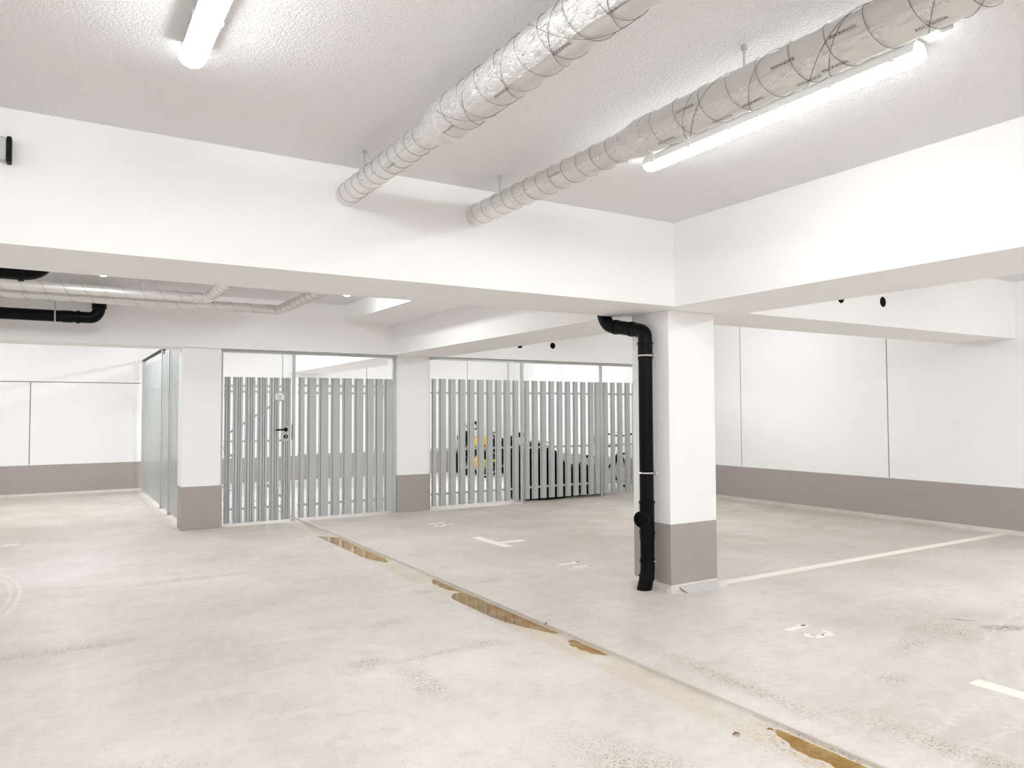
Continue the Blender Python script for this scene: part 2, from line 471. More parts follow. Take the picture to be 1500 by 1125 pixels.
# coved floor coat round the near column, foil strip on its front
bm = B()
for seg in (((4.255, 4.5), (4.255, 4.95), (-1, 0)), ((4.255, 4.5), (4.775, 4.5), (0, -1))):
    (ax, ay), (bx, by), (nx, ny) = seg
    pr = [(0, 0), (.075, 0), (.025, .012), (0, .05)]
    ext = .075
    r0 = [bm.verts.new((ax+nx*d-(abs(ny))*0*d, ay+ny*d, z)) for d, z in pr]
    r1 = [bm.verts.new((bx+nx*d, by+ny*d, z)) for d, z in pr]
    for i in range(4): bm.faces.new((r0[i], r0[(i+1) % 4], r1[(i+1) % 4], r1[i]))
    bm.faces.new(r0); bm.faces.new(r1[::-1])
# corner fan
c0 = bm.verts.new((4.255, 4.5, .05)); c1 = bm.verts.new((4.18, 4.5, .001)); c2 = bm.verts.new((4.2, 4.445, .001)); c3 = bm.verts.new((4.255, 4.425, .001))
bm.faces.new((c0, c1, c2)); bm.faces.new((c0, c2, c3))
structure(link('trim_1', bm, M_FLOOR))
bm = B()
pr = [(4.497, .035), (4.493, .038), (4.392, .004), (4.392, .0)]
r0 = [bm.verts.new((4.33, y, z)) for y, z in pr]; r1 = [bm.verts.new((4.785, y, z)) for y, z in pr]
for i in range(4): bm.faces.new((r0[i], r0[(i+1) % 4], r1[(i+1) % 4], r1[i]))
bm.faces.new(r0); bm.faces.new(r1[::-1])
tag(link('foil_strip', bm, foil('sparkling_sealing_foil', (.9, .89, .88), .35, .45, 1., 160)), 'silvery sealing strip at the front foot of the near column', 'sealing strip')

bm = B(); box(bm, 2.887, YF, -.02, 2.905, 9.2, .0025)
structure(link('trim_2', bm, M_STRIP))

# ------------------------------------------------------------------ floor markings
def strip_mark(bm, x0, y0, x1, y1, h=.0015): box(bm, x0, y0, 0.0002, x1, y1, h)

bm = B(); strip_mark(bm, 4.78, 4.45, 9.46, 4.555)
tag(link('floor_line', bm, M_PAINT), 'long white parking line running from the near column to the right wall', 'floor marking')
bm = B(); strip_mark(bm, 4.14, 6.92, 4.25, 7.66); strip_mark(bm, 4.25, 7.13, 4.56, 7.24)
tag(link('bay_mark', bm, M_PAINT), 'white T-shaped bay mark between the numbers 14 and 15', 'floor marking')
bm = B(); strip_mark(bm, 4.16, 1.42, 4.27, 2.17); strip_mark(bm, 4.27, 1.74, 4.58, 1.85)
tag(link('bay_mark', bm, M_PAINT), 'white bay mark cut by the right edge, in front of number 13', 'floor marking')

def ribbon(bm, pts, w, f):
    """flat stroke along 2-D pts, mapped to the floor by f"""
    pts = [Vector(p) for p in pts]
    l, r_ = [], []
    for i, p in enumerate(pts):
        t = (pts[min(i+1, len(pts)-1)]-pts[max(i-1, 0)]).normalized(); n = Vector((-t.y, t.x))
        l.append(p+n*w/2); r_.append(p-n*w/2)
    prism(bm, [f(q) for q in l+r_[::-1]], .0002, .0016)

def arc(cx, cy, rx, ry, a0, a1, n=14):
    return [(cx+rx*math.cos(math.radians(a0+(a1-a0)*i/n)), cy+ry*math.sin(math.radians(a0+(a1-a0)*i/n))) for i in range(n+1)]

DIG = {   # stencil digits in a 0.62 x 1 cell
 '1': [([(.34, 0), (.34, 1)], .17), ([(.08, .74), (.30, .93)], .13)],
 '3': [(arc(.3, .73, .22, .2, 150, 60), .13), (arc(.3, .73, .22, .2, 40, -70), .15), (arc(.3, .27, .25, .22, 80, -40), .15), (arc(.3, .27, .25, .22, -62, -170), .13)],
 '4': [([(.42, 0), (.42, .98)], .13), ([(.36, .95), (.06, .42)], .12), ([(.02, .3), (.34, .3)], .12), ([(.5, .3), (.62, .3)], .12)],
 '5': [([(.55, .93), (.12, .93)], .13), ([(.13, .84), (.1, .58)], .13), (arc(.3, .3, .25, .25, 115, -30), .14), (arc(.3, .3, .25, .25, -55, -160), .13)],
}
def number(txt, x, y, hgt, adv, label):
    t = thing('bay_number', (x, y, 0), label, 'floor marking', 'stencilled bay numbers')
    for i, ch in enumerate(txt):
        bm = B()
        y0 = y-i*adv
        for pts, w in DIG[ch]:
            ribbon(bm, [Vector((p[0]*hgt*.82, p[1]*hgt)) for p in pts], w*hgt*1.28, lambda q: (x+q.y, y0-q.x))
        link('digit', bm, M_PAINT, t)
number('13', 4.15, 3.375, .215, .175, 'white stencilled number 13 in front of the near column')
number('14', 4.10, 5.92, .26, .19, 'white stencilled number 14 behind the near column')
number('15', 4.17, 8.93, .24, .19, 'white stencilled number 15 nearest the slatted fence')
bm = B()
ribbon(bm, [Vector((-.445, 9.95)), Vector((-.40, 9.99)), Vector((-.385, 10.04))], .05, lambda q: (q.x, q.y))
ribbon(bm, [Vector((-.37, 9.97)), Vector((-.34, 10.0)), Vector((-.30, 10.05))], .055, lambda q: (q.x, q.y))
tag(link('floor_mark', bm, M_PAINT), 'small worn white mark on the floor at the far left', 'floor marking')

# ------------------------------------------------------------------ puddles and leaves
def puddle(x0f, x1f, y0, y1, label, n=40, z=-.0172):
    bm = B(); l, r_ = [], []
    for i in range(n+1):
        t = i/n; y = y0+(y1-y0)*t
        l.append((x0f(t), y)); r_.append((x1f(t), y))
    prism(bm, r_+l[::-1], z-.02, z)
    tag(link('puddle', bm, M_WATER), label, 'puddle', 'muddy puddles in the drain channel')
w = lambda t: .010*math.sin(t*23)+.007*math.sin(t*51+1)+.004*math.sin(t*97)
EDGE = 2.8835
puddle(lambda t: 2.69+.006*w(t)+.10*max(0, 1-t*5), lambda t: EDGE-.17*max(0, (t-.86)/.14)**2-.05*max(0, 1-t*8), 6.95, 8.8, 'long muddy puddle at the far end of the drain, nearest the fence')
puddle(lambda t: 2.80+.06*abs(2*t-1)**3+.6*w(t), lambda t: EDGE, 5.50, 6.0, 'small muddy puddle second from the far end of the drain')
puddle(lambda t: 2.695+.16*max(0, 1-t*2.2)**1.5+.10*max(0, (t-.86)/.14)**2+.3*w(t), lambda t: EDGE, 4.12, 5.46, 'large brown puddle midway along the drain channel')
puddle(lambda t: 2.81+.05*abs(2*t-1)**3-.02*t+w(t), lambda t: EDGE, 3.60, 3.95, 'little brown puddle just in front of the large one')
puddle(lambda t: 2.77+.08*max(0, (t-.75)/.25)**2+.8*w(t), lambda t: EDGE-.01*t, 1.5, 2.35, 'muddy puddle at the bottom edge of the picture')

def leaf(x, y, ln, rot, label):
    bm = B(); n = 7; top = []
    c, s = math.cos(rot), math.sin(rot)
    L_, R_ = [], []
    for i in range(n+1):
        t = i/n; wd = ln*.22*math.sin(PI*t)**.8+.0008
        z = .002+.006*math.sin(PI*t)
        for sg, lst in ((1, L_), (-1, R_)):
            px, py = (t-.5)*ln, sg*wd
            lst.append(bm.verts.new((x+px*c-py*s, y+px*s+py*c, z+.003*(sg > 0))))
    for i in range(n): bm.faces.new((L_[i], L_[i+1], R_[i+1], R_[i]))
    geom = bmesh.ops.extrude_face_region(bm, geom=bm.faces[:])
    bmesh.ops.translate(bm, verts=[v for v in geom['geom'] if isinstance(v, bmesh.types.BMVert)], vec=(0, 0, .0015))
    tag(link('dry_leaf', bm, M_LEAF, smooth=True), label, 'leaf', 'dry leaves')
leaf(2.63, 2.38, .035, -.5, 'dry brown leaf on the floor left of the drain channel')
leaf(2.795, 2.33, .028, -.9, 'small dark leaf in the channel beside the nearest puddle')
leaf(2.892, 4.28, .035, .6, 'reddish leaf on the channel edge by the large puddle')

# ------------------------------------------------------------------ insulated ducts
TXT = None
def word_mesh(size):
    cu = bpy.data.curves.new('t', 'FONT'); cu.body = 'ROCKWOOL'; cu.size = size; cu.offset = .0001; cu.space_character = 1.1
    o = bpy.data.objects.new('t', cu); COL.objects.link(o)
    dg = bpy.context.evaluated_depsgraph_get(); dg.update()
    me = bpy.data.meshes.new_from_object(o.evaluated_get(dg)); bpy.data.objects.remove(o)
    return me
WORD = word_mesh(.0165)
WLEN = max(v.co.x for v in WORD.vertices)

def insulated_duct(cx, cz, yend, ystart, ystep, r1, r2, label, tapes, words, hangers, helix):
    t = thing('insulated_duct', (cx, yend, cz), label, 'pipe', 'foil insulated ceiling ducts')
    # jacket: thin run, a sleeve joint, thick run; slightly wavy skin
    ys, rs = [], []
    n = int((yend-ystart)/.0125)
    for i in range(n+1):
        y = yend-(yend-ystart)*i/n
        if y > ystep+.06: r = r1
        elif y > ystep-.02: r = r1+(r2-r1)*(ystep+.06-y)/.08
        else: r = r2
        r += .0016*math.sin(y*31+cx)+.0012*math.sin(y*77)
        ys.append(y); rs.append(r)
    bm = B(); sweep(bm, [(cx, y, cz) for y in ys], rs, 40)
    link('foil_jacket', bm, M_FOIL, t, True)
    rad = lambda y: r1 if y > ystep+.06 else (r2 if y < ystep-.02 else r1+(r2-r1)*(ystep+.06-y)/.08)
    # foil tape along the seam + collar on the step
    for (phi, wd, y0, y1) in tapes:
        bm = B(); m = int((y0-y1)/.012); k = 5; rows = []
        for i in range(m+1):
            y = y0-(y0-y1)*i/m; row = []
            jit = random.uniform(-.05, .05)
            for j in range(k+1):
                a = math.radians(phi)+(wd/rad(y))*(j/k-.5)*(1+.5*jit)+.03*math.sin(y*9)
                rr = rad(y)+.0035+random.uniform(0, .0006)
                row.append(bm.verts.new((cx+rr*math.cos(a), y, cz+rr*math.sin(a))))
            rows.append(row)
        for i in range(m):
            for j in range(k): bm.faces.new((rows[i][j], rows[i+1][j], rows[i+1][j+1], rows[i][j+1]))
        o = link('seam_tape', bm, M_FOILT, t); o['label'] = 'crinkled shiny foil tape along the seam'
    bm = B(); m = 8; rows = []
    for i in range(m+1):
        y = ystep+.09-.19*i/m
        rows.append([bm.verts.new((cx+(rad(y)+.004+random.uniform(0, .0025))*math.cos(2*PI*k/48), y, cz+(rad(y)+.004+random.uniform(0, .0025))*math.sin(2*PI*k/48))) for k in range(48)])
    for e_, dy in ((0, .001), (m, -.001)):   # turn the collar's edges down onto the jacket
        y = ystep+.09-.19*e_/m+dy
        q_ = [bm.verts.new((cx+(rad(y)-.002)*math.cos(2*PI*k/48), y, cz+(rad(y)-.002)*math.sin(2*PI*k/48))) for k in range(48)]
        for k in range(48): bm.faces.new((rows[e_][k], q_[k], q_[(k+1) % 48], rows[e_][(k+1) % 48]))
    for i in range(m):
        for k in range(48): bm.faces.new((rows[i][k], rows[i+1][k], rows[i+1][(k+1) % 48], rows[i][(k+1) % 48]))
    o = link('tape_collar', bm, M_FOILT, t); o['label'] = 'crinkled foil collar where the duct grows thicker'
    # binding wire
    bm = B()
    for (y0, y1, pitch, hand, ph) in helix:
        turns = (y0-y1)/pitch; m = int(turns*28)
        pts = []
        for i in range(m+1):
            y = y0-(y0-y1)*i/m; a = hand*2*PI*turns*i/m+ph
            rr = rad(y)+.0042
            pts.append((cx+rr*math.cos(a), y, cz+rr*math.sin(a)))
        sweep(bm, pts, .00115, 4)
    o = link('binding_wire', bm, M_WIRE, t); o['label'] = 'thin dark wire wound round the jacket'
    # printing on the jacket
    for (y, phi, flip) in words:
        bm = B()
        for me in (WORD,):
            vm = {}
            for v in me.vertices:
                u, q = v.co.x-WLEN/2, v.co.y
                if flip: u, q = -u, -q
                yy = y-u
                rr = rad(yy)+.0032; a = math.radians(phi)-q/rr
                vm[v.index] = bm.verts.new((cx+rr*math.cos(a), yy, cz+rr*math.sin(a)))
            for p in me.polygons:
                try: bm.faces.new([vm[i] for i in p.vertices])
                except ValueError: pass
        o = link('printed_lettering', bm, M_INK, t); o['label'] = 'small black printed word'
    for y in hangers:
        bm = B(); sweep(bm, [(cx, y, cz+rad(y)-.005), (cx, y, ZC-.012)], .005, 8); sweep(bm, [(cx, y, ZC-.016), (cx, y, ZC+.002)], .013, 10)
        link('hanger_rod', bm, M_ZINC, t)
    return t

w1 = [(3.52, 238, 0), (2.86, 243, 0), (2.42, 248, 0), (2.02, 246, 0), (1.72, 243, 0), (1.4, 243, 0), (1.1, 243, 0)]
insulated_duct(1.485, 2.752, MY0+.004, .55, 3.02, .063, .091, 'silver foil insulated duct, left of the two under the ceiling',
    [(186, .06, 3.9, .6), (214, .075, 3.05, .6)], w1, [4.0, 1.2],
    [(4.3, 3.1, .105, 1, 0), (2.90, .6, .15, 1, .6), (2.90, .6, .31, -1, 2.2), (2.9, .6, .8, 1, 3)])
w2 = [(3.30, 196, 0), (2.93, 205, 0), (2.70, 252, 0), (2.47, 252, 0), (2.30, 188, 0), (2.16, 256, 1), (1.98, 252, 0), (1.80, 186, 1), (1.74, 256, 1), (1.62, 254, 0), (1.55, 186, 0), (1.28, 255, 0), (1.2, 186, 1), (.95, 186, 0)]
insulated_duct(2.371, 2.748, MY0+.004, .4, 2.70, .068, .085, 'grey foil insulated duct, right one, running along the ceiling beside the tube lamp',
    [(214, .035, 2.66, .5), (205, .02, 4.1, 2.8)], w2, [4.0, 2.05, .7],
    [(4.3, 2.78, .125, 1, 0), (2.58, .45, .15, 1, .6), (2.6, .45, .36, -1, 2.2), (2.6, .45, .6, -1, 1)])

# the same two ducts beyond the beam: along the beam, then elbows towards the viewer
def cross_duct(name_y, z, r, xe, label, ph, hang):
    t = thing('insulated_duct', (xe, MY1, z), label, 'pipe', 'foil insulated ceiling ducts')
    pts = [(XL+.01, name_y, z), (xe-.05, name_y, z), (xe, name_y-.05, z), (xe, MY1-.004, z)]
    bm = B(); sweep(bm, pts[:2]+[(xe-.015, name_y-.015, z)]+pts[2:], r, 28)
    link('foil_jacket', bm, M_FOIL, t, True)
    bm = B()
    sweep(bm, [(xe-.16, name_y, z), (xe-.05, name_y, z), (xe-.015, name_y-.015, z), (xe, name_y-.05, z), (xe, name_y-.16, z)], r+.004, 28)
    link('elbow_collar', bm, M_FOILT, t)
    bm = B()
    m = 700; pts = []
    for i in range(m+1):
        x = XL+1+(xe-.2-XL-1)*i/m; a = i/m*2*PI*34+ph
        pts.append((x, name_y+(r+.003)*math.cos(a), z+(r+.003)*math.sin(a)))
    sweep(bm, pts, .0014, 4)
    m = 350; pts = []
    for i in range(m+1):
        y = name_y-.2-(name_y-.2-MY1-.05)*i/m; a = i/m*2*PI*20+ph
        pts.append((xe+(r+.003)*math.cos(a), y, z+(r+.003)*math.sin(a)))
    sweep(bm, pts, .0014, 4)
    link('binding_wire', bm, M_WIRE, t)
    for x in hang:
        bm = B(); sweep(bm, [(x, name_y, z+r-.005), (x, name_y, ZC+.001)], .006, 8); link('hanger_rod', bm, M_ZINC, t)
cross_duct(9.05, 2.755, .056, 1.485, 'silver insulated duct beyond the beam with its bend nearer the left', 0, [.82, -1.6])
cross_duct(9.36, 2.715, .058, 2.371, 'thinner silver insulated duct beyond the beam with its bend further right', 1, [-.9])

# ------------------------------------------------------------------ tube lamps
def tube_lamp(x, y0, y1, label, detail=True):
    t = thing('tube_lamp', (x, (y0+y1)/2, ZC), label, 'lamp', 'ceiling tube lamps')
    # housing tray
    bm = B(); hw = .045
    prof_ = [(-.028, 2.912), (.028, 2.912), (.043, 2.893), (.05, 2.868), (.05, 2.86), (-.05, 2.86), (-.05, 2.868), (-.043, 2.893)]
    r0 = [bm.verts.new((x+a, y0+.01, z)) for a, z in prof_]; r1 = [bm.verts.new((x+a, y1-.01, z)) for a, z in prof_]
    for i in range(8): bm.faces.new((r0[i], r0[(i+1) % 8], r1[(i+1) % 8], r1[i]))
    bm.faces.new(r0); bm.faces.new(r1[::-1]); link('housing', bm, M_TRAY, t)
    # diffuser: rounded trough with domed ends
    bm = B(); n = 14; rows = []
    ysq = [0, .006, .018, .035] ; L_ = y1-y0
    st = [(d, math.sqrt(max(0., 1-(1-d/.035)**2))*.45+.55 if d < .035 else 1.) for d in ysq]
    seq = [(y0+d, s) for d, s in st]+[(y1-d, s) for d, s in st[::-1]]
    for y, s in seq:
        row = [bm.verts.new((x+.047*s*math.cos(a), y, 2.862+.034*s*math.sin(a))) for a in [PI+PI*k/n for k in range(n+1)]]
        rows.append(row)
    for i in range(len(rows)-1):
        for k in range(n): bm.faces.new((rows[i][k], rows[i][k+1], rows[i+1][k+1], rows[i+1][k]))
        bm.faces.new((rows[i][n], rows[i][0], rows[i+1][0], rows[i+1][n]))
    bm.faces.new(rows[0]); bm.faces.new(rows[-1][::-1])
    o = link('diffuser', bm, M_LAMP, t, True); o['label'] = 'glowing white diffuser'
    if detail:
        for i in range(6):
            y = y0+.1+(L_-.2)*i/5
            for sx in (-1, 1):
                bm = B(); box(bm, x+sx*.0505-.002, y-.012, 2.852, x+sx*.0505+.002, y+.012, 2.884); link('clip', bm, M_TRAY, t)
    for y in (y0+.22, y1-.22):
        bm = B(); box(bm, x-.03, y-.02, 2.9125, x+.03, y+.02, ZC+.001); link('bracket', bm, M_ZINC, t)
    return t
tube_lamp(2.915, 1.63, 3.24, 'lit tube lamp on the ceiling right of the grey insulated duct')
tube_lamp(.455, 1.60, 3.20, 'lit tube lamp cut by the top edge of the picture')
tube_lamp(2.97, 7.05, 8.62, 'lit lamp end just below the main beam beside the dropped ceiling strip', False)
tube_lamp(.42, 7.0, 8.58, 'lit lamp end just below the main beam above the silver duct', False)
# unseen area lights added outside the view (bays at the sides, behind the camera and behind the fence beam)
def unseen_light(x, y, p=1.0, axis='Y', tilt=48):
    """one unseen light without a fitting: two strips throwing light to either side"""
    for sg in (-1, 1):
        li = bpy.data.lights.new('unseen_light', 'AREA'); li.shape = 'RECTANGLE'
        li.size, li.size_y = (.08, 1.55) if axis == 'Y' else (1.55, .08)
        li.color = (.965, 1, 1.03); li.energy = 17.0*p
        o = bpy.data.objects.new('unseen_light', li); COL.objects.link(o); o.location = (x, y, 2.82)
        o.rotation_euler = (0, math.radians(sg*tilt), 0) if axis == 'Y' else (math.radians(sg*tilt), 0, 0)
for x, y, p in ((-3.2, 2.4, 1), (7.25, 1.6, 2.0), (-3.2, 7.6, 1.2), (7.25, 7.6, 1.6), (.3, 12.9, 1.75), (3.0, 12.9, 2.1), (7.2, 12.9, 2.7), (-3.2, 12.9, 1.75)):
    unseen_light(x, y, p)
for x, y, p in ((.45, -3, 2.1), (3.0, -3, 1.6), (7.3, -3, 1.3), (-3.2, -3, 2.1)):  # added row with no fittings, tilted to brighten the beam face and columns
    unseen_light(x, y, p, 'X', 68)

# cable gland and clip near the lamp
bm = B(); box(bm, 2.86, 1.50, ZC-.03, 2.90, 1.545, ZC+.001, .004); sweep(bm, [(2.88, 1.545, ZC-.015), (2.9, 1.62, ZC-.014)], .006, 8)
tag(link('cable_clip', bm, M_ZINC), 'small grey cable clip on the ceiling at the near end of the tube lamp', 'clip')

# galvanised duct stub on the beam at the left edge
t = thing('duct_stub', (-.4, MY0, 2.71), 'galvanised duct end with dark rim on the beam at the left edge', 'duct')
bm = B(); box(bm, -1.6, MY0-.06, 2.662, -.205, MY0-.001, 2.772, .008)
for z in (2.69, 2.705, 2.72): box(bm, -1.6, MY0-.064, z, -.208, MY0-.058, z+.005)
link('duct_body', bm, M_ZINC, t)
bm = B(); box(bm, -.205, MY0-.066, 2.652, -.184, MY0-.001, 2.776, .006); o = link('end_rim', bm, M_PLASTIC, t); o['label'] = 'black end rim'

# ------------------------------------------------------------------ black pipes
def rings_of(t, *specs):
    for c, d, r, h in specs:
        bm = B(); ring(bm, c, d, r, h); link('socket_ring', bm, M_BLACK, t, True)

def ring(bm, c, d, r, h):
    c, d = Vector(c), Vector(d).normalized(); sweep(bm, [c-d*h/2, c+d*h/2], r, 24)

t = thing('downpipe', (4.155, 4.67, 0), 'black cast iron downpipe on the left side of the near column', 'pipe')
bm = B()
sweep(bm, [(4.155, 4.67, .20), (4.155, 4.67, 2.0)], .0575, 28); link('pipe_run', bm, M_BLACK, t, True)
bm = B(); sweep(bm, fillet([(4.155, 4.67, 1.99), (4.155, 4.67, 2.105), (4.135, 4.9, 2.155), (4.105, 5.115, 2.19), (4.09, 5.16, 2.40), (4.09, 5.16, 2.92)], .10, 7), .0585, 28)
link('upper_bend', bm, M_BLACK, t, True)
rings_of(t, ((4.155, 4.67, 2.005), (0, 0, 1), .066, .022), ((4.155, 4.67, 1.93), (0, 0, 1), .0605, .12), ((4.143, 4.82, 2.138), (-.08, .95, .2), .064, .03), ((4.12, 5.0, 2.172), (-.1, .95, .16), .064, .03))
bm = B()
sweep(bm, [(4.155, 4.67, .42), (4.155, 4.67, .72)], .0605, 28)
for z in (.705, .46): ring(bm, (4.155, 4.67, z), (0, 0, 1), .066, .016)
for z in (.43, .445): ring(bm, (4.155, 4.67, z-.02), (0, 0, 1), .063, .008)
link('inspection_tee', bm, M_BLACK, t, True)
bm = B()   # side port: open ring facing the viewer's left
d = Vector((-.95, -.32, 0)).normalized(); c = Vector((4.155, 4.67, .575))
sweep(bm, [c+d*.03, c+d*.075], .055, 24)
n = 24; u = Vector((0, 0, 1)); v = d.cross(u)
prof_ = [(.07, .066), (.10, .066), (.10, .046), (.084, .042), (.084, .001)]
rings = [[bm.verts.new(c+d*a+(u*math.cos(2*PI*k/n)+v*math.sin(2*PI*k/n))*r) for k in range(n)] for a, r in prof_]
for i in range(4):
    for k in range(n): bm.faces.new((rings[i][k], rings[i][(k+1) % n], rings[i+1][(k+1) % n], rings[i+1][k]))
link('side_port', bm, M_BLACK, t, True)
bm = B(); sweep(bm, fillet([(4.155, 4.67, .24), (4.155, 4.67, .12), (4.125, 4.68, .0), (4.12, 4.68, -.02)], .06), .0595, 28)
ring(bm, (4.155, 4.67, .235), (0, 0, 1), .065, .018); ring(bm, (4.146, 4.672, .10), (.3, 0, 1), .066, .02)
link('foot_bend', bm, M_BLACK, t, True)
for z in (1.905, .945):
    bm = B()
    sweep(bm, [(4.155+.0605*math.cos(a), 4.67+.0605*math.sin(a), z) for a in [2*PI*k/32 for k in range(32)]], .0075, 8, closed=True)
    box(bm, 4.19, 4.595, z-.012, 4.215, 4.63, z+.012)
    sweep(bm, [(4.21, 4.66, z), (4.258, 4.66, z)], .006, 8)
    o = link('pipe_clamp', bm, M_CHROME, t, True); o['label'] = 'bright steel clamp'
for z, yy in ((.235, 4.6075), (.085, 4.604)):
    bm = B(); box(bm, 4.165, yy-.006, z-.006, 4.20, yy+.012, z+.006); link('clamp_screw', bm, M_CHROME, t)

t = thing('soil_pipe', (-.1, 5.3, 2.3), 'black pipe end just behind the main beam at the left edge', 'pipe')
bm = B(); sweep(bm, fillet([(XL+.02, 5.3, 2.31), (-.06, 5.3, 2.31), (-.06+.05, 5.3, 2.92)], .11, 8), .066, 26); link('pipe_run', bm, M_BLACK, t, True)
rings_of(t, ((-.17, 5.3, 2.31), (1, 0, 0), .074, .03), ((-.035, 5.3, 2.45), (.1, 0, 1), .074, .03))

t = thing('soil_pipe', (.3, 9.6, 2.52), 'long black pipe hung before the fence beam, bending up beneath the silver ducts', 'pipe')
bm = B(); sweep(bm, fillet([(XL+.02, 9.62, 2.525), (.385, 9.62, 2.525), (.435, 9.62, 2.60), (.435, 9.62, 2.76), (.435, 9.998, 2.76)], .10, 8), .064, 26); link('pipe_run', bm, M_BLACK, t, True)
rings_of(t, ((.23, 9.62, 2.525), (1, 0, 0), .073, .035), ((.13, 9.62, 2.525), (1, 0, 0), .068, .1), ((.435, 9.62, 2.68), (0, 0, 1), .076, .10))
bm = B(); sweep(bm, [(.01, 9.62+.068*math.cos(a), 2.525+.068*math.sin(a)) for a in [2*PI*k/28 for k in range(28)]], .008, 8, closed=True)
sweep(bm, [(.01, 9.62, 2.59), (.01, 9.62, ZC+.001)], .006, 8)
o = link('pipe_hanger', bm, M_ZINC, t, True); o['label'] = 'steel hanger ring and rod'

# ------------------------------------------------------------------ slatted fences
FY = 10.12
def slat_profile(w, ribs):
    """folded sheet outline from left to right: list of (x, depth)"""
    p = [(0, .016), (0, 0)]
    for r in ribs: p += [(r-.005, 0), (r-.004, .016), (r+.004, .016), (r+.007, 0)]
    p += [(w, 0), (w, .016)]
    return p

def slat(bm, x, w, y, z0, z1, ribs, along='x', sgn=1, deep=1.):
    pf = [(a, d*deep) for a, d in slat_profile(w, ribs)]; th = .0015
    f = (lambda a, d, z: (x+a, y+d, z)) if along == 'x' else (lambda a, d, z: (y+d*sgn, x+a, z))
    fr = [[bm.verts.new(f(a, d, z)) for a, d in pf] for z in (z0, z1)]
    for i in range(len(pf)-1): bm.faces.new((fr[0][i], fr[0][i+1], fr[1][i+1], fr[1][i]))
    a = [bm.verts.new(f(q, .016, z)) for q, z in ((0, z0), (w, z0))]

def slats_from_gaps(bm, x0, x1, gaps, gw, y, z0, z1, ribs):
    edges = [x0]
    for g_ in gaps:
        gg, ww = g_ if isinstance(g_, tuple) else (g_, gw)
        edges += [gg-ww/2, gg+ww/2]
    edges.append(x1)
    for a, c in zip(edges[::2], edges[1::2]):
        wd = c-a
        slat(bm, a, wd, y, z0, z1, [r*wd for r in ribs])

def solid(o, th=.0015):
    md = o.modifiers.new('sheet', 'SOLIDIFY'); md.thickness = th; md.offset = 0
    return o

def panel(parent, x0, x1, gaps, gw, rails, z0=.035, z1=1.925, ribs=(.17,), label=None):
    bm = B(); slats_from_gaps(bm, x0, x1, gaps, gw, FY, z0, z1, ribs)
    solid(link('slat_panel', bm, M_SLAT, parent))
    for z in rails:
        bm = B(); box(bm, x0, FY+.018, z-.016, x1, FY+.045, z+.016); link('cross_rail', bm, M_ZINC, parent)

def post(parent, x, y, z1, w=.05):
    bm = B(); box(bm, x-w/2, y-w/2, 0, x+w/2, y+w/2, z1); box(bm, x-w/2-.015, y-w/2-.015, 0, x+w/2+.015, y+w/2+.015, .006)
    link('post', bm, M_ZINC, parent)

t = thing('slatted_fence', (3.5, FY, 0), 'grey metal slatted fence panel between the gate and the middle column', 'fence')
panel(t, 2.835, 4.185, [2.932, 3.093, 3.262, 3.424, 3.596, 3.763, (3.913, .018), (4.052, .018)], .036, (1.815, 1.715, .87, .207))
post(t, 2.772, FY+.02, 2.232, .036); post(t, 4.222, FY+.03, 2.232, .045)
bm = B(); box(bm, 1.832, FY-.01, 2.230, 4.255, FY+.045, 2.264); link('top_rail', bm, M_ZINC, t)
post(t, 1.852, FY+.03, 2.232, .03)

t = thing('slatted_fence', (7.1, FY, 0), 'long grey metal slatted fence right of the middle column', 'fence')
panel(t, 4.812, 6.33, [4.906, 5.069, 5.233, 5.398, 5.558, 5.723, 5.881, 6.038, 6.201], .046, (1.736, .885, .226), .05, 1.945, (.17,))
panel(t, 6.445, 7.965, [6.563, 6.726, 6.89, 7.051, 7.216, 7.379, 7.535, 7.696, (7.847, .022)], .052, (1.745, .87, .235), .05, 1.945, (.17,))
panel(t, 8.04, 9.47, [8.176, 8.327, 8.494, 8.664, 8.837, 9.0, 9.165, 9.33], .055, (1.745, .87, .235), .05, 1.945, (.17,))
for x in (6.405, 8.0): post(t, x, FY+.015, 2.23, .04)
bm = B(); box(bm, 4.80, FY-.01, 2.228, 9.495, FY+.045, 2.264); link('top_rail', bm, M_ZINC, t)

t = thing('slatted_fence', (1.45, 13, 0), 'grey slatted side fence running back from the left column to the rear wall', 'fence')
for a, c, z1 in ((10.40, 11.69, 2.36), (11.77, 12.56, 2.34), (12.64, 15.40, 2.30)):
    bm = B(); n = max(1, round((c-a)/.16)); pw = (c-a)/n
    for i in range(n): slat(bm, a+i*pw+.03, pw-.06, 1.43, .05, z1, [.27*pw], 'y', 1, .25)
    solid(link('slat_panel', bm, M_SLAT, t))
    for z in (1.85, .3):
        bm = B(); box(bm, 1.467, a, z-.016, 1.49, c, z+.016); link('cross_rail', bm, M_ZINC, t)
for y in (11.73, 12.6, 15.47): post(t, 1.445, y, 2.43, .05)
bm = B(); box(bm, 1.425, 10.51, 2.415, 1.47, 15.6, 2.445); link('top_rail', bm, M_PLASTIC, t)

